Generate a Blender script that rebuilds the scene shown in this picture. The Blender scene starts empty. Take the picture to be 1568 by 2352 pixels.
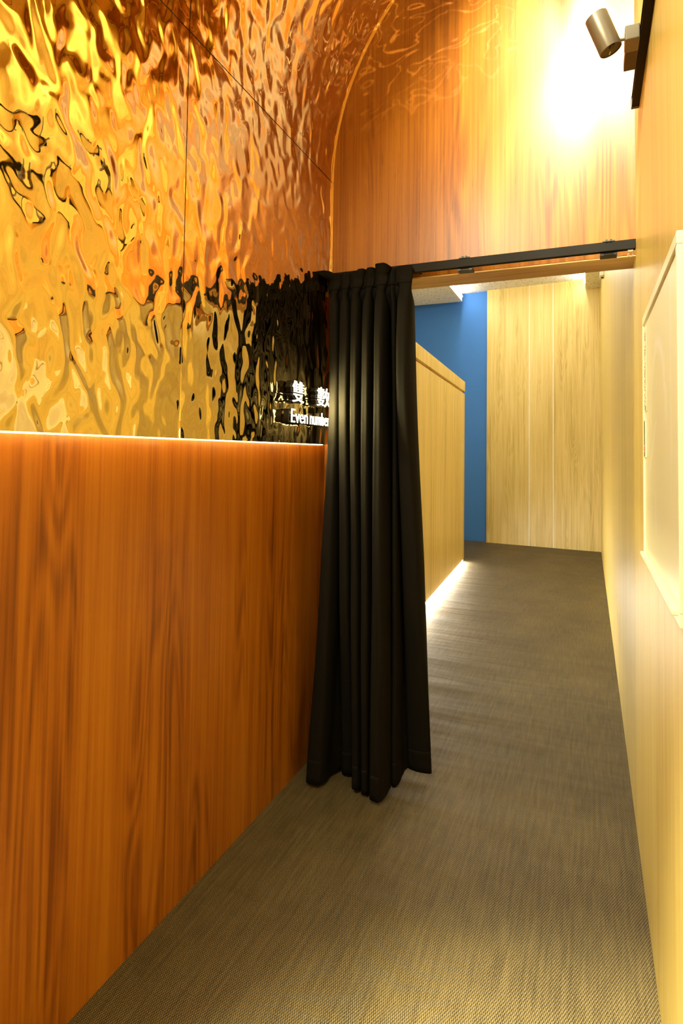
import bpy, bmesh, math, random
from mathutils import Vector, Matrix
import numpy as np
random.seed(7)
S = bpy.context.scene
COL = S.collection
PI = math.pi

# ------------------------------------------------------------------ camera
cam = bpy.data.cameras.new('camera'); co = bpy.data.objects.new('camera', cam); COL.objects.link(co)
S.camera = co
cam.sensor_fit = 'VERTICAL'; cam.sensor_height = 36.0; cam.sensor_width = 24.0
cam.lens = 1358.0 / 2352 * 36.0
cam.shift_x = 0.0; cam.shift_y = -(1176 - 986.16) / 2352
cam.clip_start = 0.02
yaw, pit, rol = math.radians(22.7102), math.radians(2.2263), math.radians(0.779)
r = Vector((math.cos(yaw), math.sin(yaw), 0)); w = Vector((-math.sin(yaw), math.cos(yaw), 0)); u = Vector((0, 0, 1))
w2 = w*math.cos(pit) + u*math.sin(pit); u2 = u*math.cos(pit) - w*math.sin(pit)
r3 = r*math.cos(rol) + u2*math.sin(rol); u3 = u2*math.cos(rol) - r*math.sin(rol)
M = Matrix.Identity(4)
for i in range(3):
    M[i][0] = r3[i]; M[i][1] = u3[i]; M[i][2] = -w2[i]
M[2][3] = 1.45
co.matrix_world = M

# ------------------------------------------------------------------ world, exposure
S.view_settings.view_transform = 'Standard'
S.view_settings.look = 'None'
S.view_settings.gamma = 1.0
S.view_settings.use_curve_mapping = False
S.view_settings.exposure = 0.0
wd = bpy.data.worlds.new('world'); S.world = wd; wd.use_nodes = True
wd.node_tree.nodes['Background'].inputs[0].default_value = (1.0, 0.72, 0.42, 1)
wd.node_tree.nodes['Background'].inputs[1].default_value = 0.05
S.cycles.max_bounces = 10
S.cycles.diffuse_bounces = 5
S.cycles.glossy_bounces = 5
S.cycles.sample_clamp_indirect = 6.0
S.cycles.blur_glossy = 0.6
S.cycles.use_denoising = True

# ------------------------------------------------------------------ lights
def look(o, loc, tgt):
    o.location = loc
    o.rotation_euler = (Vector(tgt) - Vector(loc)).to_track_quat('-Z', 'Y').to_euler()
def area(name, loc, tgt, sx, sy, power, col):
    l = bpy.data.lights.new(name, 'AREA'); l.shape = 'RECTANGLE'; l.size = sx; l.size_y = sy
    l.energy = power; l.color = col
    o = bpy.data.objects.new(name, l); COL.objects.link(o); look(o, loc, tgt); return o
def spot(name, loc, tgt, power, col, deg, blend=0.5, rad=0.02):
    l = bpy.data.lights.new(name, 'SPOT'); l.energy = power; l.color = col
    l.spot_size = math.radians(deg); l.spot_blend = blend; l.shadow_soft_size = rad
    o = bpy.data.objects.new(name, l); COL.objects.link(o); look(o, loc, tgt); return o
# near corridor: warm fill lights added out of view behind and above the camera
area('corridor_fill', (-0.35, -0.4, 3.55), (-0.3, 0.9, 0.0), 0.7, 0.7, 8, (1.0, 0.76, 0.33))
area('corridor_fill', (-0.55, -2.2, 2.6), (-0.3, 2.5, 1.5), 0.8, 1.2, 6, (1.0, 0.78, 0.33))
# far room
area('room_lamp', (-0.95, 7.2, 4.12), (-0.95, 7.2, 0), 1.7, 4.4, 35, (1.0, 0.95, 0.66))

def caustic(l, scale, lo, hi, base, power_w=1.0, squash=(1, 1, 1)):
    """lamp pattern standing in for light off the rippled metal: bright wandering lines"""
    l.use_nodes = True
    nt = l.node_tree; N = nt.nodes; L = nt.links
    em = N['Emission']
    tc = N.new('ShaderNodeTexCoord'); mp = N.new('ShaderNodeMapping'); mp.inputs['Scale'].default_value = squash
    L.new(tc.outputs['Normal'], mp.inputs[0])
    nz = N.new('ShaderNodeTexNoise'); nz.inputs['Scale'].default_value = scale
    nz.inputs['Detail'].default_value = 1.5; nz.inputs['Distortion'].default_value = 1.6
    L.new(mp.outputs[0], nz.inputs['Vector'])
    a = N.new('ShaderNodeMath'); a.operation = 'SUBTRACT'; a.inputs[1].default_value = 0.5; L.new(nz.outputs[0], a.inputs[0])
    b = N.new('ShaderNodeMath'); b.operation = 'ABSOLUTE'; L.new(a.outputs[0], b.inputs[0])
    c = N.new('ShaderNodeMapRange'); c.inputs[1].default_value = lo; c.inputs[2].default_value = hi
    c.inputs[3].default_value = power_w; c.inputs[4].default_value = base
    c.interpolation_type = 'SMOOTHSTEP'
    L.new(b.outputs[0], c.inputs[0]); L.new(c.outputs[0], em.inputs['Strength'])

# added unseen spots in place of light the vault throws onto the end wall
s1 = spot('vault_bounce', (0.08, 1.45, 3.80), (-0.12, 2.51, 3.02), 480, (1.0, 0.96, 0.60), 58, 1.0, 0.03)
caustic(s1.data, 2.2, 0.0, 0.20, 0.22, 1.2, (1, 0.4, 1))
s2 = spot('vault_bounce', (-0.35, 1.55, 3.75), (-0.62, 2.51, 3.45), 40, (1.0, 0.86, 0.45), 56, 1.0, 0.004)
caustic(s2.data, 7.0, 0.0, 0.022, 0.06, 3.0, (1, 1.6, 1))
s3 = spot('corridor_fill_spot', (-0.75, 0.0, 3.25), (0.168, 1.6, 1.85), 370, (1.0, 0.96, 0.68), 88, 1.0, 0.06)  # added spot, stands in for light off the metal onto the right wall
s6 = spot('vault_bounce', (0.0, 1.3, 3.7), (0.10, 2.51, 2.60), 440, (1.0, 1.0, 0.76), 40, 1.0, 0.05)  # also added, brightens the right third of the end wall
caustic(s6.data, 2.0, 0.0, 0.25, 0.35, 1.1, (1, 0.25, 1))
s4 = spot('corridor_fill_spot', (-0.25, -0.3, 3.1), (0.09, 0.82, 0.0), 5600, (1.0, 0.93, 0.56), 38, 1.0, 0.05)  # added spot that brightens the near-right floor
s5 = spot('sign_glow', (-1.045, 2.26, 1.64), (-0.93, 2.385, 1.63), 34.0, (1.0, 0.86, 0.36), 150, 0.4, 0.03)

# ------------------------------------------------------------------ material helpers
def mat(name):
    m = bpy.data.materials.new(name); m.use_nodes = True
    return m, m.node_tree.nodes, m.node_tree.links, m.node_tree.nodes['Principled BSDF']
def plain(name, col, rough=0.5, metal=0.0, spec=0.5, var=0.06, scale=30):
    m, N, L, B = mat(name)
    g = N.new('ShaderNodeNewGeometry'); nz = N.new('ShaderNodeTexNoise'); nz.inputs['Scale'].default_value = scale
    L.new(g.outputs['Position'], nz.inputs['Vector'])
    mx = N.new('ShaderNodeMix'); mx.data_type = 'RGBA'
    mx.inputs[6].default_value = [c*(1-var) for c in col] + [1]
    mx.inputs[7].default_value = [min(1, c*(1+var)) for c in col] + [1]
    L.new(nz.outputs[0], mx.inputs[0]); L.new(mx.outputs[2], B.inputs['Base Color'])
    B.inputs['Roughness'].default_value = rough; B.inputs['Metallic'].default_value = metal
    B.inputs['Specular IOR Level'].default_value = spec
    return m
def emit(name, col, strength):
    m, N, L, B = mat(name)
    B.inputs['Base Color'].default_value = (.8, .8, .8, 1)
    B.inputs['Emission Color'].default_value = (*col, 1); B.inputs['Emission Strength'].default_value = strength
    return m
def wood(name, light, mid, dark, rough=0.38, spec=0.4, axis='z', fig=0.6, seed=0.0, fine=1.0):
    m, N, L, B = mat(name)
    g = N.new('ShaderNodeNewGeometry')
    src = g.outputs['Position']
    def mapping(sc, off=0.0):
        mp = N.new('ShaderNodeMapping')
        mp.inputs['Scale'].default_value = sc if axis == 'z' else (sc[2], sc[1], sc[0])
        mp.inputs['Location'].default_value = (seed+off, seed*0.7-off, seed*1.3)
        L.new(src, mp.inputs[0]); return mp.outputs[0]
    def noise(v, scale, det, dist=0.0):
        n = N.new('ShaderNodeTexNoise'); n.inputs['Scale'].default_value = scale
        n.inputs['Detail'].default_value = det; n.inputs['Distortion'].default_value = dist
        L.new(v, n.inputs['Vector']); return n.outputs[0]
    def mth(op, a, b=None, c=None):
        n = N.new('ShaderNodeMath'); n.operation = op
        for i, x in enumerate((a, b, c)):
            if x is None: continue
            if isinstance(x, (int, float)): n.inputs[i].default_value = x
            else: L.new(x, n.inputs[i])
        return n.outputs[0]
    # cathedral figure: contour lines of a stretched soft noise
    n0 = noise(mapping((1, 1, 0.10)), 6.5, 1.0, 0.25)
    rings = mth('SINE', mth('MULTIPLY', n0, 95.0))
    rings = mth('MULTIPLY', mth('ADD', rings, 1.0), 0.5)
    gate = noise(mapping((1, 1, 0.12), 5.0), 6.0, 0.0)
    gate = mth('SMOOTH_MIN', mth('MAXIMUM', mth('MULTIPLY', mth('SUBTRACT', gate, 0.46), 6.0), 0.12), 1.0, 0.1)
    rings = mth('MULTIPLY', rings, gate)
    streak = noise(mapping((1, 1, 0.035), 2.0), 24.0, 3.0, 0.15)
    fines = noise(mapping((1, 1, 0.012), 9.0), 130.0, 3.0, 0.0)
    pores = noise(mapping((1, 1, 0.05), 3.0), 220.0, 1.0, 0.0)
    board = noise(mapping((1, 1, 0.02), 11.0), 4.5, 1.0, 0.2)
    f = mth('ADD', mth('MULTIPLY', rings, 0.38*fig), mth('MULTIPLY', mth('SUBTRACT', streak, 0.5), 1.1))
    f = mth('ADD', f, mth('MULTIPLY', mth('SUBTRACT', fines, 0.5), 1.1*fine))
    f = mth('ADD', f, mth('MULTIPLY', mth('SUBTRACT', board, 0.5), 0.8))
    f = mth('ADD', f, mth('MULTIPLY', mth('MAXIMUM', mth('SUBTRACT', pores, 0.66), 0.0), 2.0*fine))
    f = mth('ADD', f, 0.36)
    cr = N.new('ShaderNodeValToRGB'); cr.color_ramp.elements[0].color = (*light, 1); cr.color_ramp.elements[0].position = 0.05
    cr.color_ramp.elements[1].color = (*dark, 1); cr.color_ramp.elements[1].position = 0.98
    e = cr.color_ramp.elements.new(0.48); e.color = (*mid, 1)
    L.new(f, cr.inputs[0]); L.new(cr.outputs[0], B.inputs['Base Color'])
    B.inputs['Roughness'].default_value = rough; B.inputs['Specular IOR Level'].default_value = spec
    bp = N.new('ShaderNodeBump'); bp.inputs['Strength'].default_value = 0.08; bp.inputs['Distance'].default_value = 0.002
    L.new(fines, bp.inputs['Height']); L.new(bp.outputs[0], B.inputs['Normal'])
    return m

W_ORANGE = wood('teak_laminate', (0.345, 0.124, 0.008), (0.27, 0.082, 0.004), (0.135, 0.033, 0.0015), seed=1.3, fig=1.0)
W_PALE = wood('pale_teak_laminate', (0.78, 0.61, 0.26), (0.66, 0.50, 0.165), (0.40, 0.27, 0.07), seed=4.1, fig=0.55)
W_RIGHT = wood('side_teak_laminate', (0.69, 0.545, 0.185), (0.62, 0.46, 0.12), (0.46, 0.30, 0.06), rough=0.33, spec=0.5, seed=7.7, fig=0.5, fine=0.8)
W_LINTEL = wood('lintel_laminate', (0.66, 0.42, 0.18), (0.52, 0.30, 0.11), (0.34, 0.18, 0.055), axis='x', seed=2.2, fig=1.2)
BLUE = plain('blue_paint', (0.045, 0.185, 0.58), 0.85, var=0.05, scale=60)
WHITE = plain('white_paint', (0.85, 0.84, 0.80), 0.7)
BLACK = plain('black_metal', (0.010, 0.007, 0.005), 0.6, spec=0.12)
BRACKET = plain('black_bracket', (0.012, 0.010, 0.009), 0.5)
LAMP = plain('bronze_grey_metal', (0.19, 0.16, 0.115), 0.4, metal=0.55, var=0.03)
LAMPDARK = plain('dark_plastic', (0.05, 0.030, 0.020), 0.5)
STEEL = plain('steel', (0.6, 0.5, 0.35), 0.3, metal=1.0)
GLINT = plain('painted_edge_glint', (0.85, 0.48, 0.14), 0.35, metal=0.2)  # reflection on the metal edge, put into a strip colour
SEAM = plain('white_seam', (0.92, 0.90, 0.84), 0.5)
FRAMEM = plain('cream_aluminium', (0.90, 0.87, 0.64), 0.35, spec=0.6)
GREEN = plain('green_tape', (0.06, 0.13, 0.03), 0.6)
RED = plain('red_tape', (0.55, 0.09, 0.02), 0.6)
INK = plain('red_brown_ink', (0.40, 0.14, 0.04), 0.7)
GREYINK = plain('grey_ink', (0.30, 0.27, 0.16), 0.7)
LED_GOLD = emit('warm_led', (1.0, 0.86, 0.48), 190.0)
LED_WHITE = emit('white_led', (1.0, 0.93, 0.76), 420.0)
LED_COVE = emit('cove_led', (1.0, 0.94, 0.80), 80.0)
LED_EDGE = emit('diffuser_led', (1.0, 0.84, 0.36), 9.0)
SIGNLIT = emit('sign_light', (1.0, 0.93, 0.62), 2.6)

def metal_mat():
    m, N, L, B = mat('rippled_gold_metal')
    B.inputs['Metallic'].default_value = 1.0
    B.inputs['Base Color'].default_value = (0.96, 0.755, 0.38, 1)
    B.inputs['Roughness'].default_value = 0.035
    g = N.new('ShaderNodeTexCoord')
    def noise(sc, scale, det, dist, loc=(0, 0, 0)):
        mp = N.new('ShaderNodeMapping'); mp.inputs['Scale'].default_value = sc; mp.inputs['Location'].default_value = loc
        L.new(g.outputs['UV'], mp.inputs[0])
        n = N.new('ShaderNodeTexNoise'); n.inputs['Scale'].default_value = scale
        n.inputs['Detail'].default_value = det; n.inputs['Distortion'].default_value = dist
        L.new(mp.outputs[0], n.inputs['Vector']); return n.outputs[0]
    a = noise((1, 0.62, 1), 16.5, 0.0, 0.6)
    b = noise((1, 0.8, 1), 24.0, 0.0, 0.3, (3.1, 1.7, 0))
    c = noise((1, 0.8, 1), 5.0, 0.0, 0.0, (7.1, 4.7, 0))
    def mul(x, k):
        n = N.new('ShaderNodeMath'); n.operation = 'MULTIPLY'; L.new(x, n.inputs[0]); n.inputs[1].default_value = k; return n.outputs[0]
    def add(x, y):
        n = N.new('ShaderNodeMath'); n.operation = 'ADD'; L.new(x, n.inputs[0]); L.new(y, n.inputs[1]); return n.outputs[0]
    h = add(add(mul(a, 1.0), mul(b, 0.16)), mul(c, 0.5))
    bp = N.new('ShaderNodeBump'); bp.inputs['Strength'].default_value = 1.0; bp.inputs['Distance'].default_value = 0.0105
    L.new(h, bp.inputs['Height']); L.new(bp.outputs[0], B.inputs['Normal'])
    return m
METAL = metal_mat()

def carpet_mat():
    m, N, L, B = mat('woven_vinyl_carpet')
    g = N.new('ShaderNodeNewGeometry'); sx = N.new('ShaderNodeSeparateXYZ')
    def mth(op, a, b=None):
        n = N.new('ShaderNodeMath'); n.operation = op
        for i, x in enumerate((a, b)):
            if x is None: continue
            if isinstance(x, (int, float)): n.inputs[i].default_value = x
            else: L.new(x, n.inputs[i])
        return n.outputs[0]
    # slight wander of the weave
    nz = N.new('ShaderNodeTexNoise'); nz.inputs['Scale'].default_value = 9.0; nz.inputs['Detail'].default_value = 2
    L.new(g.outputs['Position'], nz.inputs['Vector'])
    L.new(g.outputs['Position'], sx.inputs[0])
    X = mth('ADD', sx.outputs[0], mth('MULTIPLY', nz.outputs[0], 0.006)); Y = mth('ADD', sx.outputs[1], mth('MULTIPLY', nz.outputs[0], 0.004))
    a = mth('SINE', mth('MULTIPLY', X, 2*PI/0.0064)); b = mth('SINE', mth('ADD', mth('MULTIPLY', Y, 2*PI/0.0150), mth('MULTIPLY', X, 110.0)))
    wv = mth('MULTIPLY', a, b)
    mp = N.new('ShaderNodeMapping'); mp.inputs['Scale'].default_value = (1, 0.06, 1); L.new(g.outputs['Position'], mp.inputs[0])
    st = N.new('ShaderNodeTexNoise'); st.inputs['Scale'].default_value = 90; st.inputs['Detail'].default_value = 3; L.new(mp.outputs[0], st.inputs['Vector'])
    mp2 = N.new('ShaderNodeMapping'); mp2.inputs['Scale'].default_value = (1, 0.5, 1); L.new(g.outputs['Position'], mp2.inputs[0])
    big = N.new('ShaderNodeTexNoise'); big.inputs['Scale'].default_value = 3.0; big.inputs['Detail'].default_value = 4; L.new(mp2.outputs[0], big.inputs['Vector'])
    fiber = N.new('ShaderNodeTexNoise'); fiber.inputs['Scale'].default_value = 260; fiber.inputs['Detail'].default_value = 1; L.new(g.outputs['Position'], fiber.inputs['Vector'])
    f = mth('ADD', mth('MULTIPLY', wv, 0.50), mth('MULTIPLY', mth('SUBTRACT', st.outputs[0], 0.5), 0.6))
    f = mth('ADD', f, mth('MULTIPLY', mth('SUBTRACT', big.outputs[0], 0.5), 0.5))
    f = mth('ADD', f, mth('MULTIPLY', mth('SUBTRACT', fiber.outputs[0], 0.5), 1.0))
    f = mth('ADD', f, 0.5)
    cr = N.new('ShaderNodeValToRGB')
    cr.color_ramp.elements[0].color = (0.008, 0.005, 0.0015, 1); cr.color_ramp.elements[0].position = 0.05
    cr.color_ramp.elements[1].color = (0.165, 0.125, 0.056, 1); cr.color_ramp.elements[1].position = 0.95
    e = cr.color_ramp.elements.new(0.45); e.color = (0.058, 0.042, 0.017, 1)
    L.new(f, cr.inputs[0]); L.new(cr.outputs[0], B.inputs['Base Color'])
    B.inputs['Roughness'].default_value = 0.62; B.inputs['Specular IOR Level'].default_value = 0.35
    # creases running across the corridor
    mp3 = N.new('ShaderNodeMapping'); mp3.inputs['Scale'].default_value = (0.35, 2.2, 1); mp3.inputs['Rotation'].default_value = (0, 0, 0.25)
    L.new(g.outputs['Position'], mp3.inputs[0])
    cn = N.new('ShaderNodeTexNoise'); cn.inputs['Scale'].default_value = 2.2; cn.inputs['Detail'].default_value = 2.5; L.new(mp3.outputs[0], cn.inputs['Vector'])
    h = mth('ADD', mth('MULTIPLY', wv, 0.0004), mth('MULTIPLY', cn.outputs[0], 0.022))
    bp = N.new('ShaderNodeBump'); bp.inputs['Strength'].default_value = 0.8; bp.inputs['Distance'].default_value = 1.0
    L.new(h, bp.inputs['Height']); L.new(bp.outputs[0], B.inputs['Normal'])
    return m
CARPET = carpet_mat()

def cloth_mat():
    m, N, L, B = mat('black_velvet')
    g = N.new('ShaderNodeNewGeometry'); nz = N.new('ShaderNodeTexNoise'); nz.inputs['Scale'].default_value = 700
    L.new(g.outputs['Position'], nz.inputs['Vector'])
    mx = N.new('ShaderNodeMix'); mx.data_type = 'RGBA'
    mx.inputs[6].default_value = (0.003, 0.0024, 0.0018, 1); mx.inputs[7].default_value = (0.008, 0.0062, 0.0045, 1)
    L.new(nz.outputs[0], mx.inputs[0]); L.new(mx.outputs[2], B.inputs['Base Color'])
    B.inputs['Roughness'].default_value = 0.8; B.inputs['Specular IOR Level'].default_value = 0.08
    bp = N.new('ShaderNodeBump'); bp.inputs['Strength'].default_value = 0.15; bp.inputs['Distance'].default_value = 0.001
    L.new(nz.outputs[0], bp.inputs['Height']); L.new(bp.outputs[0], B.inputs['Normal'])
    return m
CLOTH = cloth_mat()

def board_mat():
    """cream glossy board with wiped smears"""
    m, N, L, B = mat('cream_board')
    g = N.new('ShaderNodeNewGeometry'); sep = N.new('ShaderNodeSeparateXYZ'); L.new(g.outputs['Position'], sep.inputs[0])
    def mth(op, a, b=None):
        n = N.new('ShaderNodeMath'); n.operation = op
        for i, x in enumerate((a, b)):
            if x is None: continue
            if isinstance(x, (int, float)): n.inputs[i].default_value = x
            else: L.new(x, n.inputs[i])
        return n.outputs[0]
    Y, Z = sep.outputs[1], sep.outputs[2]
    def sm(v, a, b, lo, hi):
        n = N.new('ShaderNodeMapRange'); n.interpolation_type = 'SMOOTHSTEP'
        n.inputs[1].default_value = a; n.inputs[2].default_value = b; n.inputs[3].default_value = lo; n.inputs[4].default_value = hi
        L.new(v, n.inputs[0]); return n.outputs[0]
    nz = N.new('ShaderNodeTexNoise'); nz.inputs['Scale'].default_value = 14; nz.inputs['Detail'].default_value = 3; L.new(g.outputs['Position'], nz.inputs['Vector'])
    nn = mth('MULTIPLY', mth('SUBTRACT', nz.outputs[0], 0.5), 0.05)
    # arc
    rr = mth('SQRT', mth('ADD', mth('POWER', mth('SUBTRACT', Y, 1.66), 2.0), mth('POWER', mth('MULTIPLY', mth('SUBTRACT', Z, 1.48), 0.7), 2.0)))
    arc = sm(mth('ABSOLUTE', mth('SUBTRACT', mth('ADD', rr, nn), 0.18)), 0.0, 0.028, 1.0, 0.0)
    arc = mth('MULTIPLY', arc, sm(Z, 1.50, 1.56, 0.0, 1.0))
    # slanted wipe
    dl = mth('ABSOLUTE', mth('ADD', mth('SUBTRACT', mth('SUBTRACT', Y, 1.79), mth('MULTIPLY', mth('SUBTRACT', Z, 1.475), -1.35)), nn))
    wipe = mth('MULTIPLY', sm(dl, 0.0, 0.035, 1.0, 0.0), mth('MULTIPLY', sm(Z, 1.40, 1.42, 0, 1), sm(Z, 1.53, 1.56, 1, 0)))
    d2 = mth('ABSOLUTE', mth('ADD', mth('SUBTRACT', Y, 1.72), nn))
    wipe2 = mth('MULTIPLY', sm(d2, 0.0, 0.03, 0.8, 0.0), mth('MULTIPLY', sm(Z, 1.24, 1.28, 0, 1), sm(Z, 1.34, 1.38, 1, 0)))
    d3 = mth('ABSOLUTE', mth('ADD', mth('SUBTRACT', Y, 1.40), nn))
    wipe3 = mth('MULTIPLY', sm(d3, 0.0, 0.02, 0.6, 0.0), sm(Z, 1.30, 1.5, 0, 1))
    t = mth('MAXIMUM', mth('MAXIMUM', arc, wipe), mth('MAXIMUM', wipe2, wipe3))
    mx = N.new('ShaderNodeMix'); mx.data_type = 'RGBA'
    mx.inputs[6].default_value = (0.86, 0.84, 0.58, 1); mx.inputs[7].default_value = (0.94, 0.93, 0.80, 1)
    L.new(t, mx.inputs[0]); L.new(mx.outputs[2], B.inputs['Base Color'])
    B.inputs['Roughness'].default_value = 0.28; B.inputs['Specular IOR Level'].default_value = 0.5
    return m
BOARD = board_mat()

def tile_mat():
    m, N, L, B = mat('perforated_tile')
    g = N.new('ShaderNodeNewGeometry')
    v = N.new('ShaderNodeTexVoronoi'); v.inputs['Scale'].default_value = 26; L.new(g.outputs['Position'], v.inputs['Vector'])
    cr = N.new('ShaderNodeValToRGB'); cr.color_ramp.elements[0].color = (0.30, 0.26, 0.20, 1); cr.color_ramp.elements[0].position = 0.20
    cr.color_ramp.elements[1].color = (0.82, 0.79, 0.70, 1); cr.color_ramp.elements[1].position = 0.27
    L.new(v.outputs['Distance'], cr.inputs[0]); L.new(cr.outputs[0], B.inputs['Base Color'])
    B.inputs['Roughness'].default_value = 0.8
    return m
TILE = tile_mat()

# ------------------------------------------------------------------ mesh helpers
def box(bm, x0, x1, y0, y1, z0, z1):
    v = [bm.verts.new(p) for p in ((x0,y0,z0),(x1,y0,z0),(x1,y1,z0),(x0,y1,z0),(x0,y0,z1),(x1,y0,z1),(x1,y1,z1),(x0,y1,z1))]
    for f in ((3,2,1,0),(4,5,6,7),(0,1,5,4),(1,2,6,5),(2,3,7,6),(3,0,4,7)): bm.faces.new([v[i] for i in f])
def cyl(bm, a, b, r0, r1=None, n=24, caps=True):
    a, b = Vector(a), Vector(b); r1 = r0 if r1 is None else r1
    d = (b-a).normalized(); p = d.orthogonal().normalized(); q = d.cross(p)
    A = [bm.verts.new(a + (p*math.cos(2*PI*i/n)+q*math.sin(2*PI*i/n))*r0) for i in range(n)]
    Bv = [bm.verts.new(b + (p*math.cos(2*PI*i/n)+q*math.sin(2*PI*i/n))*r1) for i in range(n)]
    for i in range(n): bm.faces.new((A[i], A[(i+1)%n], Bv[(i+1)%n], Bv[i]))
    if caps: bm.faces.new(A[::-1]); bm.faces.new(Bv)
def obj(name, bm, m, parent=None, bevel=0.0, smooth=False, label=None, origin=None):
    me = bpy.data.meshes.new(name)
    bmesh.ops.recalc_face_normals(bm, faces=bm.faces)
    bm.to_mesh(me); bm.free(); me.materials.append(m)
    o = bpy.data.objects.new(name, me); COL.objects.link(o)
    if origin is not None:
        me.transform(Matrix.Translation(-Vector(origin))); o.location = origin
    if parent is not None:
        o.parent = parent; o.location = o.location - parent_loc(parent)
    if bevel:
        b = o.modifiers.new('bevel', 'BEVEL'); b.width = bevel; b.segments = 2; b.limit_method = 'ANGLE'
    if smooth:
        for p in me.polygons: p.use_smooth = True
    if label: o['label'] = label
    return o
def parent_loc(p):
    v = Vector((0, 0, 0))
    while p is not None: v += p.location; p = p.parent
    return v
def bx(name, m, dims, parent=None, bevel=0.0, label=None):
    bm = bmesh.new(); box(bm, *dims)
    x0,x1,y0,y1,z0,z1 = dims
    return obj(name, bm, m, parent, bevel, label=label, origin=((x0+x1)/2, (y0+y1)/2, z0))
def thing(name, label, cat, loc, group=None):
    o = bpy.data.objects.new(name, None); COL.objects.link(o); o.location = loc; o.empty_display_size = 0.1
    o['label'] = label; o['category'] = cat
    if group: o['group'] = group
    return o
def tag(o, label, cat, group=None):
    o['label'] = label; o['category'] = cat
    if group: o['group'] = group
    return o
def struct(o, label, cat):
    o['kind'] = 'structure'; o['label'] = label; o['category'] = cat; return o

XR, XW, XM = 0.168, -1.218, -1.115
YD, YD2 = 2.516, 2.682
ZL = 2.2297
ZM = 1.485
ZS = 2.722; RV = 1.245
YB, YBL = 9.81, 9.97          # far wall, right and left end
Y0 = -3.2

# ------------------------------------------------------------------ setting
fl = bx('floor', CARPET, (-3.0, 0.3, Y0-0.2, 10.6, -0.06, 0.0))
struct(fl, 'beige and brown woven carpet floor running through the opening', 'floor')
wr = bx('wall_right', W_RIGHT, (XR, XR+0.10, Y0, 10.6, 0.0, 4.3))
struct(wr, 'long pale wood wall on the right carrying the whiteboard', 'wall')
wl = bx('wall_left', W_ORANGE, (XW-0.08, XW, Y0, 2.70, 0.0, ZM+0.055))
struct(wl, 'reddish wood wainscot below the rippled gold metal', 'wall')
bx('backing', WHITE, (XW-0.08, XW+0.03, Y0, 2.70, ZM+0.06, 4.05), wl, label='plaster backing behind the metal panels')
# metal panels: wall part and vault part, split at the seams
seams = [Y0, -2.3, -1.06, 0.185, 1.4265, YD-0.001]
def sheet(name, rows, y0, y1, parent):
    """rows: list of (x, z, arc length, nx, nz) from bottom to top"""
    bm = bmesh.new(); uvl = bm.loops.layers.uv.new('UVMap')
    g = 0.0018; n = max(2, int((y1-y0)/0.10))
    ys = [y0+g + (y1-y0-2*g)*i/n for i in range(n+1)]
    t = 0.004
    F = [[bm.verts.new((x, y, z)) for y in ys] for (x, z, s, nx, nz) in rows]
    K = [[bm.verts.new((x-nx*t, y, z-nz*t)) for y in ys] for (x, z, s, nx, nz) in rows]
    uv = {}
    for i, row in enumerate(rows):
        for j, y in enumerate(ys):
            uv[F[i][j]] = (y, row[2]); uv[K[i][j]] = (y, row[2])
    R, Cn = len(rows), len(ys)
    for i in range(R-1):
        for j in range(Cn-1):
            bm.faces.new((F[i][j], F[i][j+1], F[i+1][j+1], F[i+1][j]))
            bm.faces.new((K[i+1][j], K[i+1][j+1], K[i][j+1], K[i][j]))
    for j in range(Cn-1):
        bm.faces.new((F[0][j+1], F[0][j], K[0][j], K[0][j+1])); bm.faces.new((F[R-1][j], F[R-1][j+1], K[R-1][j+1], K[R-1][j]))
    for i in range(R-1):
        bm.faces.new((F[i][0], F[i+1][0], K[i+1][0], K[i][0])); bm.faces.new((F[i+1][Cn-1], F[i][Cn-1], K[i][Cn-1], K[i+1][Cn-1]))
    for f in bm.faces:
        f.smooth = True
        for lp in f.loops: lp[uvl].uv = uv[lp.vert]
    o = obj(name, bm, METAL, parent, origin=(rows[0][0], y0, rows[0][1]))
    e = o.modifiers.new('split', 'EDGE_SPLIT'); e.split_angle = math.radians(40)
    return o
cl = bpy.data.objects.new('ceiling', None); COL.objects.link(cl); cl.location = (0, 0, 3.9)
struct(cl, 'curved vault over the near corridor, lined with rippled gold metal', 'ceiling')
g = 0.002
wall_rows = [(XM, ZM, ZM, 1, 0)] + [(XM, ZM + (ZS-ZM-g)*i/8, ZM + (ZS-ZM-g)*i/8, 1, 0) for i in range(1, 9)]
vault_rows = []
for i in range(0, 37):
    a = max(g/RV, PI/2*i/36)
    vault_rows.append((XM + RV*(1-math.cos(a)), ZS + RV*math.sin(a), ZS + RV*a, math.cos(a), -math.sin(a)))
for k in range(len(seams)-1):
    sheet('metal_panel', wall_rows, seams[k], seams[k+1], wl)
    sheet('metal_panel', vault_rows, seams[k], seams[k+1], cl)
bx('ceiling_panel', W_ORANGE, (XM-0.1, XR, Y0, YD, ZS+RV+0.012, ZS+RV+0.06), cl, label='flat board above the vault')

# end wall above the opening: outline follows the vault
def end_wall():
    bm = bmesh.new()
    pts = [(XR, ZL), (XR, ZS+RV+0.05), (XM-0.02, ZS+RV+0.05), (XM-0.02, ZL)]
    f = [bm.verts.new((x, YD, z)) for x, z in pts]; b = [bm.verts.new((x, YD2, z)) for x, z in pts]
    bm.faces.new(f); bm.faces.new(b[::-1])
    for i in range(4): bm.faces.new((f[i], b[i], b[(i+1)%4], f[(i+1)%4]))
    return bm
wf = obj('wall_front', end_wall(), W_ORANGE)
struct(wf, 'orange wood end wall above the curtained opening, rising into the vault', 'wall')
bx('soffit', W_LINTEL, (XM-0.02, XR, YD+0.001, YD2-0.001, ZL-0.006, ZL-0.0005), wf, label='brown wood underside of the lintel')
bx('jamb_panel', W_ORANGE, (XW-0.08, -0.86, YD2+0.012, YD2+0.05, 0.0, ZL+0.10), wf, label='wood return panel behind the curtain')
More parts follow.
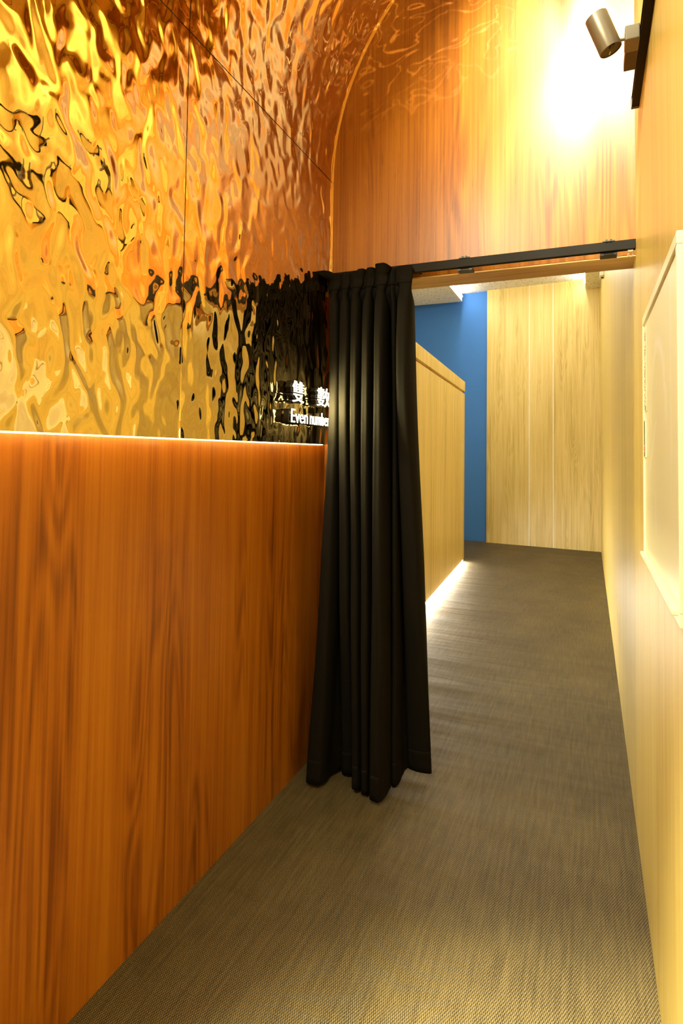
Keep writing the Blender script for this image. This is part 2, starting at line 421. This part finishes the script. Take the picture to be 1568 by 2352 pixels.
bx('jamb_panel', W_ORANGE, (XW-0.08, XM-0.02, YD2-0.17, YD2+0.012, ZM+0.06, 4.05), wf)
# bright strip painted as the metal edge's reflection along the end wall
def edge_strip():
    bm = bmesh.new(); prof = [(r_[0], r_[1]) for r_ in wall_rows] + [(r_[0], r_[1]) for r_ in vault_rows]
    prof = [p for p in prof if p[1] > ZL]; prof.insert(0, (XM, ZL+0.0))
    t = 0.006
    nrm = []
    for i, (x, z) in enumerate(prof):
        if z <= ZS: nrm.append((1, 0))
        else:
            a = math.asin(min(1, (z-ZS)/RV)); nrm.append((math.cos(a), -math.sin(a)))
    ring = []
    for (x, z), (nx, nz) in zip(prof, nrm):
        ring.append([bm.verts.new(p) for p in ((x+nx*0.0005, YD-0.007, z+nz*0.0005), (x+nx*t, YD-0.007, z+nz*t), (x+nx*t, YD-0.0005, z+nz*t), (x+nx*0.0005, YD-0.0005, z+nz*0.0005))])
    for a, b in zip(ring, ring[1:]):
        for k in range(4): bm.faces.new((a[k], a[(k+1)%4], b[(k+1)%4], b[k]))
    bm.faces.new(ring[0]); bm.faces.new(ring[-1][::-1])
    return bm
tr = obj('edge_glint_1', edge_strip(), GLINT)
struct(tr, 'thin curving strip painted as the metal edge reflection at the end wall', 'edge_glint')

# behind the camera: closing wall
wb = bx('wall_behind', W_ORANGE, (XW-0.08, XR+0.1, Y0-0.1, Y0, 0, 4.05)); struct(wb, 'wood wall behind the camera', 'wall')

# far room -----------------------------------------------------------------
def slanted(x0, x1, dy0, dy1, z0, z1):
    """slab in the far wall's plane between x0 and x1, dy in front of (-) or behind (+) the plane"""
    def yy(x): return YB + (YBL-YB)*(XR-x)/(XR+1.563)
    bm = bmesh.new()
    v = [bm.verts.new(p) for p in ((x0,yy(x0)+dy0,z0),(x1,yy(x1)+dy0,z0),(x1,yy(x1)+dy1,z0),(x0,yy(x0)+dy1,z0),(x0,yy(x0)+dy0,z1),(x1,yy(x1)+dy0,z1),(x1,yy(x1)+dy1,z1),(x0,yy(x0)+dy1,z1))]
    for f in ((3,2,1,0),(4,5,6,7),(0,1,5,4),(1,2,6,5),(2,3,7,6),(3,0,4,7)): bm.faces.new([v[i] for i in f])
    return bm
wk = obj('wall_back', slanted(-1.563, XR, 0.02, 0.12, 0.0, 4.3), WHITE)
struct(wk, 'pale wood panelled wall at the far end of the room', 'wall')
xs = [-1.563, -0.883, -0.518, XR]
for k in range(3):
    a, b = xs[k], xs[k+1]
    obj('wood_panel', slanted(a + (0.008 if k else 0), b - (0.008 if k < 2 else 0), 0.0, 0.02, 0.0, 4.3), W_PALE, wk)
for x in xs[1:3]:
    obj('seam_strip', slanted(x-0.008, x+0.008, 0.006, 0.02, 0.0, 4.3), SEAM, wk, label='thin white seam strip')
wbl = obj('wall_back_left', slanted(-3.0, -1.563, 0.05, 0.15, 0.0, 4.3), BLUE)
struct(wbl, 'plain blue painted wall behind the wooden partition', 'wall')
wfl = bx('wall_far_left', WHITE, (-3.0, -2.87, 2.76, 10.2, 0.0, 4.3)); struct(wfl, 'white side wall of the far room', 'wall')
wfn = bx('wall_far_near', WHITE, (-3.0, XW-0.082, 2.62, 2.74, 0.0, 4.3)); struct(wfn, 'white wall of the far room beside the opening', 'wall')
wfn2 = bx('upper_wall', WHITE, (XW-0.08, XR, YD2+0.052, YD2+0.08, ZL+0.12, 4.3), wfn)
ce = bx('ceiling_far', TILE, (-3.0, XR, 2.70, 10.3, 4.19, 4.28)); struct(ce, 'white perforated ceiling of the far room, with a lit recess', 'ceiling')
bx('soffit_board', TILE, (-2.87, -1.978, 2.74, 9.95, 4.034, 4.188), ce, label='lowered perforated board left of the recess')
bx('soffit_board', TILE, (-0.043, XR-0.001, 2.74, 9.80, 4.034, 4.188), ce, label='lowered perforated board along the right wall')

bx('light_strip', LED_COVE, (-1.976, -1.960, 3.0, 9.9, 4.10, 4.12), ce, label='white light strip in the recess edge')
bx('light_strip', LED_COVE, (-0.062, -0.045, 3.0, 9.75, 4.10, 4.12), ce, label='white light strip in the recess edge')

# ------------------------------------------------------------------ wooden partition with light under it
pa, pb = Vector((-1.372, 4.35, 0)), Vector((-1.555, 8.04, 0))
pd = (pb-pa).normalized(); pn = Vector((-pd.y, pd.x, 0))     # points to -x side
pt = thing('wood_partition', 'freestanding pale wood partition with a light strip glowing under its edge', 'partition', (pa.x, pa.y, 0))
def pslab(name, m, s0, s1, n0, n1, z0, z1, label=None, bevel=0.0):
    bm = bmesh.new()
    P = lambda s, n, z: pa + pd*s + pn*n + Vector((0, 0, z))
    v = [bm.verts.new(P(*q)) for q in ((s0,n0,z0),(s1,n0,z0),(s1,n1,z0),(s0,n1,z0),(s0,n0,z1),(s1,n0,z1),(s1,n1,z1),(s0,n1,z1))]
    for f in ((3,2,1,0),(4,5,6,7),(0,1,5,4),(1,2,6,5),(2,3,7,6),(3,0,4,7)): bm.faces.new([v[i] for i in f])
    return obj(name, bm, m, pt, bevel, label=label, origin=P(0, 0, z0))
PL = (pb-pa).length
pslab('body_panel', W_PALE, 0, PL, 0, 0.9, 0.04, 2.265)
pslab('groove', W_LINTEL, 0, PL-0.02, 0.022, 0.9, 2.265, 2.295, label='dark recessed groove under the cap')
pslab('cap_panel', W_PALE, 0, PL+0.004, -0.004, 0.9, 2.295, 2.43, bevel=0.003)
pslab('plinth', BLACK, 0.02, PL-0.06, 0.09, 0.85, 0.0, 0.039)
pslab('light_strip', LED_WHITE, 0.05, PL-0.01, 0.012, 0.03, 0.020, 0.038, label='white light strip under the bottom edge')

# ------------------------------------------------------------------ light strip behind the metal's lower edge
ls = thing('light_strip', 'warm light strip glowing along the lower edge of the gold metal', 'light strip', (XW, 0.5, ZM))
bx('emitter', LED_GOLD, (XW+0.002, XW+0.006, -1.5, 2.66, ZM+0.014, ZM+0.024), ls)
bx('diffuser', LED_EDGE, (XW+0.0005, XW+0.005, -1.5, 2.66, ZM-0.001, ZM+0.0135), ls, label='pale glowing diffuser edge')

# ------------------------------------------------------------------ curtain track
def tone(name, label, cat, loc): return thing(name, label, cat, loc)
ct = thing('curtain_track', 'black curtain track fixed across the top of the opening', 'curtain track', (-0.45, YD-0.06, 2.228))
bm = bmesh.new()
yr0, yr1, z0, z1 = YD-0.070, YD-0.044, 2.236, 2.268
box(bm, XM+0.03, XR-0.003, yr0, yr1, z1-0.006, z1)
box(bm, XM+0.03, XR-0.003, yr0, yr0+0.004, z0, z1-0.006)
box(bm, XM+0.03, XR-0.003, yr1-0.004, yr1, z0, z1-0.006)
box(bm, XM+0.03, XR-0.003, yr0, yr0+0.009, z0-0.003, z0)
box(bm, XM+0.03, XR-0.003, yr1-0.009, yr1, z0-0.003, z0)
obj('rail', bm, BLACK, ct, origin=(-0.45, YD-0.06, 2.228))
def bracket(x):
    bm = bmesh.new()
    box(bm, x-0.022, x+0.022, yr0-0.002, YD-0.0005, z1, z1+0.004)
    box(bm, x-0.012, x-0.004, yr0-0.004, yr0+0.006, z1, z1+0.008); box(bm, x+0.004, x+0.012, yr0-0.004, yr0+0.006, z1, z1+0.008)
    box(bm, x-0.030, x+0.030, yr1-0.010, YD-0.0005, z0-0.012, z0-0.0035)
    box(bm, x-0.030, x-0.018, yr1-0.014, yr1, z0-0.016, z0-0.008); box(bm, x+0.018, x+0.030, yr1-0.014, yr1, z0-0.016, z0-0.008)
    return obj('bracket', bm, BRACKET, ct, origin=(x, YD-0.03, z1))
for x in (-0.478, 0.072): bracket(x)
bm = bmesh.new(); box(bm, XR-0.030, XR-0.012, yr0+0.009, yr1-0.009, z0-0.012, z0+0.010)
obj('end_glider', bm, STEEL, ct, origin=(XR-0.02, YD-0.06, z0))
bm = bmesh.new()
cx, cz, R0 = XR-0.021, z0-0.022, 0.009
ring = []
for i in range(14):
    a = 2*PI*i/14
    ring.append([bm.verts.new((cx+(R0+0.0016*math.cos(b))*math.cos(a), YD-0.058+0.0016*math.sin(b), cz+(R0+0.0016*math.cos(b))*math.sin(a))) for b in (0, PI/2, PI, 3*PI/2)])
for i in range(14):
    for k in range(4): bm.faces.new((ring[i][k], ring[i][(k+1)%4], ring[(i+1)%14][(k+1)%4], ring[(i+1)%14][k]))
obj('ring', bm, STEEL, ct, smooth=True, origin=(cx, YD-0.058, cz), label='small wire ring at the track end')

# ------------------------------------------------------------------ curtain
top = [(-1.082,-1.030,2.424,2.436),(-1.026,-.985,2.420,2.435),(-.980,-.920,2.418,2.436),(-.914,-.868,2.424,2.435),(-.862,-.806,2.416,2.435),(-.800,-.775,2.426,2.435),(-.768,-.697,2.416,2.436)]
pin = [(-1.072,-1.045,2.408,2.436),(-1.018,-.992,2.404,2.436),(-.966,-.938,2.400,2.436),(-.905,-.880,2.408,2.436),(-.850,-.818,2.398,2.436),(-.795,-.778,2.420,2.436),(-.745,-.700,2.398,2.436)]
bel = [(-1.068,-1.025,2.385,2.450),(-1.016,-.972,2.380,2.452),(-.962,-.924,2.376,2.452),(-.910,-.872,2.384,2.450),(-.852,-.806,2.374,2.452),(-.792,-.770,2.425,2.452),(-.752,-.694,2.378,2.446)]
mid = [(-1.058,-1.012,2.372,2.455),(-1.008,-.960,2.362,2.462),(-.953,-.914,2.358,2.462),(-.907,-.866,2.370,2.460),(-.846,-.800,2.355,2.462),(-.786,-.765,2.435,2.470),(-.752,-.690,2.375,2.455)]
low = [(-1.090,-1.030,2.372,2.470),(-1.015,-.962,2.410,2.500),(-.945,-.908,2.375,2.490),(-.900,-.862,2.378,2.480),(-.846,-.794,2.362,2.490),(-.788,-.765,2.470,2.530),(-.754,-.672,2.50,2.55)]
hem = [(-1.143,-1.062,2.368,2.475),(-1.030,-.962,2.510,2.560),(-.938,-.903,2.400,2.500),(-.895,-.858,2.396,2.480),(-.846,-.788,2.358,2.500),(-.792,-.766,2.505,2.600),(-.756,-.652,2.635,2.660)]
bel = [(a, b, c, d+0.020) for a, b, c, d in bel]
mid = [(a, b, c, d+0.040) for a, b, c, d in mid]
low = [(a, b, c, d+0.040) for a, b, c, d in low]
levels = [(2.256, top), (2.205, top), (2.155, pin), (2.09, bel), (1.72, mid), (0.90, low), (0.0, hem)]
def keys(L):
    x0_ = L[0][0]
    P = [(x0_-0.028, L[0][3]+0.045), (x0_-0.020, L[0][3]+0.02)]
    for i, (xl, xr, yr_, yv) in enumerate(L):
        wd_ = xr-xl
        P += [(xl+0.004, yv), (xl, yr_*0.6+yv*0.4), (xl+0.10*wd_, yr_+0.003), (xl+0.45*wd_, yr_-0.004), (xl+0.85*wd_, yr_+0.002), (xr, yr_*0.55+yv*0.45), (xr-0.003, yv)]
    return P
def cr_(p0, p1, p2, p3, t):
    return 0.5*((2*p1)+(-p0+p2)*t+(2*p0-5*p1+4*p2-p3)*t*t+(-p0+3*p1-3*p2+p3)*t**3)
KL = []
SUB = 5
for z, L in levels:
    P = np.array(keys(L)); n = len(P); out = []
    for i in range(n-1):
        a, b, c, d = P[max(i-1,0)], P[i], P[i+1], P[min(i+2,n-1)]
        for k in range(SUB): out.append(cr_(a, b, c, d, k/SUB))
    out.append(P[-1]); KL.append(np.array(out))
zs = [l[0] for l in levels]
def curtain_point(j, z):
    # monotone smooth blend in z
    for k in range(len(zs)-1):
        if z <= zs[k]+1e-9 and z >= zs[k+1]-1e-9:
            t = (zs[k]-z)/(zs[k]-zs[k+1]); 
            a, b = KL[k][j], KL[k+1][j]
            m1 = (KL[k+1][j]-KL[k-1][j])/(zs[k-1]-zs[k+1])*(zs[k]-zs[k+1]) if k > 0 else (b-a)
            m2 = (KL[k+2][j]-KL[k][j])/(zs[k]-zs[k+2])*(zs[k]-zs[k+1]) if k < len(zs)-2 else (b-a)
            if k == 0: m1 = b-a
            h00 = 2*t**3-3*t**2+1; h10 = t**3-2*t**2+t; h01 = -2*t**3+3*t**2; h11 = t**3-t**2
            return a*h00+m1*h10*0.8+b*h01+m2*h11*0.8
    return KL[-1][j]
NJ = len(KL[0])
zz = [2.256, 2.24, 2.22, 2.205, 2.19, 2.175, 2.165, 2.155, 2.145, 2.13, 2.11, 2.09, 2.06, 2.02] + [2.0-0.03*i for i in range(1, 67)]
zz = [z for z in zz if z > 0.012] + [0.012]
def hemlift(j):   # the hem is a little uneven
    return 0.003 + 0.006*math.sin(j*0.09) + (0.010 if j > NJ*0.86 else 0.0)
def grid(z_list, j0, j1, off=0.0):
    bm = bmesh.new(); V = []
    for z in z_list:
        row = []
        for j in range(j0, j1):
            p = curtain_point(j, z)
            wob = 0.0025*math.sin(z*7+j*0.21)
            lift = hemlift(j)*max(0, 1-z/0.35)
            row.append(bm.verts.new((p[0], p[1]+wob*(1 if z < 2.0 else 0)-off, z+lift)))
        V.append(row)
    for a, b in zip(V, V[1:]):
        for k in range(len(a)-1): bm.faces.new((a[k], a[k+1], b[k+1], b[k]))
    return bm
cu = thing('curtain', 'black pleated curtain gathered at the left of the opening', 'curtain', (-0.88, 2.42, 0))
o = obj('cloth', grid(zz, 0, NJ), CLOTH, cu, smooth=True, origin=(-0.88, 2.42, 0))
sm_ = o.modifiers.new('solid', 'SOLIDIFY'); sm_.thickness = 0.0022; sm_.offset = 0
o = obj('heading', grid([2.2565, 2.235, 2.205, 2.19, 2.178], 0, NJ, 0.0028), CLOTH, cu, smooth=True, origin=(-0.88, 2.42, 2.17))
sm_ = o.modifiers.new('solid', 'SOLIDIFY'); sm_.thickness = 0.0016
o = obj('hem', grid([0.115, 0.10, 0.07, 0.04, 0.0125], 0, NJ, 0.0026), CLOTH, cu, smooth=True, origin=(-0.88, 2.42, 0.02))
sm_ = o.modifiers.new('solid', 'SOLIDIFY'); sm_.thickness = 0.0016
# hooks under the track
for x in (-1.06, -0.93, -0.82, -0.72):
    bm = bmesh.new(); cyl(bm, (x, YD-0.057, 2.19), (x, YD-0.057, 2.230), 0.0016, n=8); cyl(bm, (x, YD-0.057, 2.19), (x, 2.438, 2.20), 0.0016, n=8)
    obj('hook', bm, STEEL, cu, origin=(x, YD-0.057, 2.19))

# ------------------------------------------------------------------ illuminated sign
sg = thing('illuminated_sign', 'glowing sign reading 雙數 and Even number on the dark end of the metal', 'sign', (XM, 2.30, 1.57))
def text_mesh(body, ext, offset=0.0):
    cu_ = bpy.data.curves.new('t', 'FONT'); cu_.body = body; cu_.extrude = ext; cu_.offset = offset; cu_.resolution_u = 4
    to = bpy.data.objects.new('t', cu_); COL.objects.link(to)
    bpy.context.view_layer.update()
    dg = bpy.context.evaluated_depsgraph_get()
    me = bpy.data.meshes.new_from_object(to.evaluated_get(dg), depsgraph=dg)
    bpy.data.objects.remove(to); bpy.data.curves.remove(cu_)
    return me
def letter(name, body, y0, y1, za, zb, x, ext, m, parent, offset=0.0, label=None):
    """flat lettering on the left wall, facing +X, text running along +Y; za/zb bottom and top"""
    me = text_mesh(body, 0.5, offset)
    c = np.array([v.co[:] for v in me.vertices]); mn, mx = c.min(0), c.max(0)
    ctr = Vector((x, (y0+y1)/2, za))
    for v in me.vertices:
        a = (v.co.x-mn[0])/(mx[0]-mn[0]); b = (v.co.y-mn[1])/(mx[1]-mn[1]); d = v.co.z/1.0
        v.co = Vector((x+d*ext, y0+(y1-y0)*a, za+(zb-za)*b)) - ctr
    me.materials.clear(); me.materials.append(m)
    o = bpy.data.objects.new(name, me); COL.objects.link(o); o.parent = parent; o.location = ctr - parent_loc(parent)
    if label: o['label'] = label
    return o
XL = XM+0.034
K = 0.9736
def kz(z): return 1.45 + (z-1.45)*K
for body, y0, y1, za, zb in (('雙', 2.120, 2.222, 1.652, 1.740), ('數', 2.355, 2.495, 1.654, 1.740)):
    gl = letter('character', body, y0*K, y1*K, kz(za), kz(zb), XL+0.007, 0.003, SIGNLIT, sg, 0.0)
    letter('backing', body, y0*K, y1*K, kz(za), kz(zb), XL-0.0175, 0.0215, BLACK, gl, 0.002, label='dark body behind the glowing face')
for body, y0, y1, za, zb in (('Even', 2.112, 2.262, 1.568, 1.624), ('number', 2.285, 2.492, 1.568, 1.624)):
    gl = letter('lettering', body, y0*K, y1*K, kz(za), kz(zb), XL+0.007, 0.003, SIGNLIT, sg, -0.004)
    letter('backing', body, y0*K, y1*K, kz(za), kz(zb), XL-0.0175, 0.0215, BLACK, gl, 0.0, label='dark body behind the glowing face')
for y, z in ((2.14, 1.69), (2.2, 1.69), (2.37, 1.69), (2.43, 1.69), (2.15, 1.59), (2.29, 1.59), (2.42, 1.59)):
    bm = bmesh.new(); cyl(bm, (XM+0.0005, y, z), (XL-0.020, y, z), 0.003, n=8); obj('pin', bm, BLACK, sg, origin=(XM, y, z))

# ------------------------------------------------------------------ lighting track and spotlight on the right wall
lt = thing('lighting_track', 'black lighting track running up along the right wood wall', 'lighting track', (XR, 1.0, 2.70))
bm = bmesh.new()
box(bm, XR-0.025, XR-0.0005, -1.5, 2.285, 2.690, 2.695); box(bm, XR-0.025, XR-0.0005, -1.5, 2.285, 2.722, 2.727)
box(bm, XR-0.006, XR-0.0005, -1.5, 2.285, 2.695, 2.722)
obj('rail', bm, BLACK, lt, 0.0008, origin=(XR, 1.0, 2.70))
bx('end_cap', LAMPDARK, (XR-0.0265, XR-0.0005, 2.285, 2.300, 2.688, 2.729), lt, 0.001)
sp = thing('spotlight', 'bronze-grey cylinder spotlight on the black track, aimed upward', 'spotlight', (XR-0.025, 1.95, 2.70))
bx('adapter', LAMPDARK, (XR-0.062, XR-0.0255, 1.925, 2.065, 2.690, 2.720), sp, 0.002)
bx('adapter_housing', LAMP, (XR-0.066, XR-0.0265, 1.885, 1.950, 2.678, 2.722), sp, 0.003)
bm = bmesh.new()
cyl(bm, (XR-0.060, 1.918, 2.703), (XR-0.098, 1.918, 2.706), 0.0055, n=16); 
obj('arm', bm, LAMP, sp, origin=(XR-0.06, 1.918, 2.70), smooth=False)
ax = Vector((-0.35, -0.06, 0.933)).normalized(); hc = Vector((0.044, 1.918, 2.735))
q = ax.to_track_quat('Z', 'Y')
def head_cyl(name, m, prof, parent, n=48, label=None):
    bm = bmesh.new(); rings = []
    for (rr, h) in prof:
        rings.append([bm.verts.new(hc + q @ Vector((rr*math.cos(2*PI*i/n), rr*math.sin(2*PI*i/n), h))) for i in range(n)] if rr > 0 else [bm.verts.new(hc + q @ Vector((0, 0, h)))])
    for a, b in zip(rings, rings[1:]):
        for i in range(n):
            if len(a) == 1: bm.faces.new((a[0], b[i], b[(i+1)%n]))
            elif len(b) == 1: bm.faces.new((a[i], a[(i+1)%n], b[0]))
            else: bm.faces.new((a[i], a[(i+1)%n], b[(i+1)%n], b[i]))
    o = obj(name, bm, m, parent, smooth=True, origin=hc, label=label)
    e = o.modifiers.new('split', 'EDGE_SPLIT'); e.split_angle = math.radians(35)
    return o
RH, HL = 0.0325, 0.058
hd = head_cyl('lamp_head', LAMP, [(RH-0.003, -HL), (RH-0.0008, -HL-0.0008), (RH, -HL+0.001), (RH, HL), (RH-0.002, HL+0.001), (RH-0.003, HL), (RH-0.003, HL-0.02), (0, HL-0.02)], sp)
rc = head_cyl('rear_cap', LAMPDARK, [(0, -HL+0.0015), (RH-0.0032, -HL+0.0015), (RH-0.0032, -HL+0.004), (0, -HL+0.004)], sp, label='dark rear cap of the lamp head')
def capbox(name, m, x0, x1, y0, y1, z0, z1, parent):
    bm = bmesh.new(); box(bm, x0, x1, y0, y1, z0, z1)
    for v in bm.verts: v.co = hc + q @ v.co
    return obj(name, bm, m, parent, origin=hc)
capbox('slot', BRACKET, 0.008, 0.0275, -0.006, 0.006, -HL-0.002, -HL+0.0014, rc)
capbox('switch', SEAM, -0.022, -0.007, -0.0012, 0.0012, -HL-0.001, -HL+0.0014, rc)
bm = bmesh.new(); cyl(bm, hc + q @ Vector((0, 0, HL-0.0195)), hc + q @ Vector((0, 0, HL-0.014)), RH-0.006, n=32)
obj('lens', bm, emit('lamp_lens', (1.0, 0.85, 0.6), 25.0), sp, origin=hc)
hs = spot('spotlight_beam', hc + ax*(HL+0.004), hc + ax*2, 26, (1.0, 0.82, 0.50), 70, 0.6, 0.02)

# ------------------------------------------------------------------ whiteboard
xb = XR-0.015
wbd = thing('whiteboard', 'smeared cream whiteboard with pale frame hung on the right wall', 'whiteboard', (XR, 1.64, 1.14))
bx('panel', BOARD, (XR-0.010, XR-0.0005, 1.262, 2.026, 1.142, 1.868), wbd)
ya, yb, za, zb = 1.255, 2.033, 1.135, 1.877
bx('frame_bar', FRAMEM, (xb, XR-0.0005, ya, yb, zb-0.026, zb), wbd, 0.002)
bx('frame_bar', FRAMEM, (xb, XR-0.0005, ya, yb, za, za+0.026), wbd, 0.002)
bx('frame_bar', FRAMEM, (xb, XR-0.0005, ya, ya+0.018, za+0.026, zb-0.026), wbd, 0.002)
bx('frame_bar', FRAMEM, (xb, XR-0.0005, yb-0.012, yb, za+0.026, zb-0.026), wbd, 0.002)
bx('pen_ledge', FRAMEM, (xb-0.010, xb+0.004, ya+0.02, yb-0.01, za+0.018, za+0.028), wbd, 0.002)
xs_ = XR-0.0105
# column of small red-brown handwriting down the far edge
sc_ = thing('handwriting_strip', 'narrow strip of small red-brown handwriting down the far edge of the whiteboard', 'paper strip', (xs_, 1.985, 1.60))
bx('strip', FRAMEM, (xs_-0.0012, xs_, 1.945, 2.018, 1.585, 1.835), sc_)
rnd = random.Random(5)
groups = [(1.80, 1.825), (1.745, 1.78), (1.69, 1.73), (1.645, 1.68), (1.605, 1.638)]
bm = bmesh.new()
for (a, b) in groups:
    z = b
    while z > a:
        h = rnd.uniform(0.002, 0.004); y1 = rnd.uniform(1.985, 2.012); y0 = y1 - rnd.uniform(0.008, 0.02)
        bm2 = [(y0, z), (y1, z-rnd.uniform(-0.003, 0.003)), (y1, z-h), (y0, z-h)]
        f_ = [bm.verts.new((xs_-0.0016, y, zq)) for y, zq in bm2]; k_ = [bm.verts.new((xs_-0.0013, y, zq)) for y, zq in bm2]
        bm.faces.new(f_); bm.faces.new(k_[::-1])
        for i in range(4): bm.faces.new((f_[i], k_[i], k_[(i+1)%4], f_[(i+1)%4]))
        z -= h + rnd.uniform(0.001, 0.003)
obj('handwriting', bm, INK, sc_, origin=(xs_, 1.99, 1.6))['kind'] = 'stuff'
for a, b in ((1.755, 1.825), (1.66, 1.73)):
    bx('ruled_line', GREYINK, (xs_-0.0016, xs_-0.0013, 1.958, 1.961, a, b), sc_)
bx('mark', GREYINK, (xs_-0.0016, xs_-0.0013, 1.965, 1.995, 1.588, 1.600), sc_)
ms = thing('magnetic_strip', 'upright green and red strip stuck on the far edge of the whiteboard', 'label strip', (xs_, 1.99, 1.45))
bx('base', FRAMEM, (xs_-0.003, xs_, 1.960, 2.016, 1.448, 1.560), ms)
bx('green_band', GREEN, (xs_-0.0036, xs_-0.0031, 1.985, 2.008, 1.484, 1.556), ms)
bx('red_band', RED, (xs_-0.0036, xs_-0.0031, 1.985, 2.008, 1.466, 1.482), ms)
bx('green_band', GREEN, (xs_-0.0036, xs_-0.0031, 1.985, 2.008, 1.450, 1.464), ms)

# ------------------------------------------------------------------ small sensor high on the right wall of the far room
se = thing('wall_sensor', 'small white sensor high on the far room wall near the ceiling', 'sensor', (XR, 7.5, 3.58))
bx('body', WHITE, (0.122, XR-0.0005, 7.42, 7.58, 3.545, 3.600), se, 0.004)
bm = bmesh.new(); cyl(bm, (0.148, 7.5, 3.533), (0.148, 7.5, 3.545), 0.012, n=16); obj('lens', bm, BRACKET, se, origin=(0.148, 7.5, 3.563))
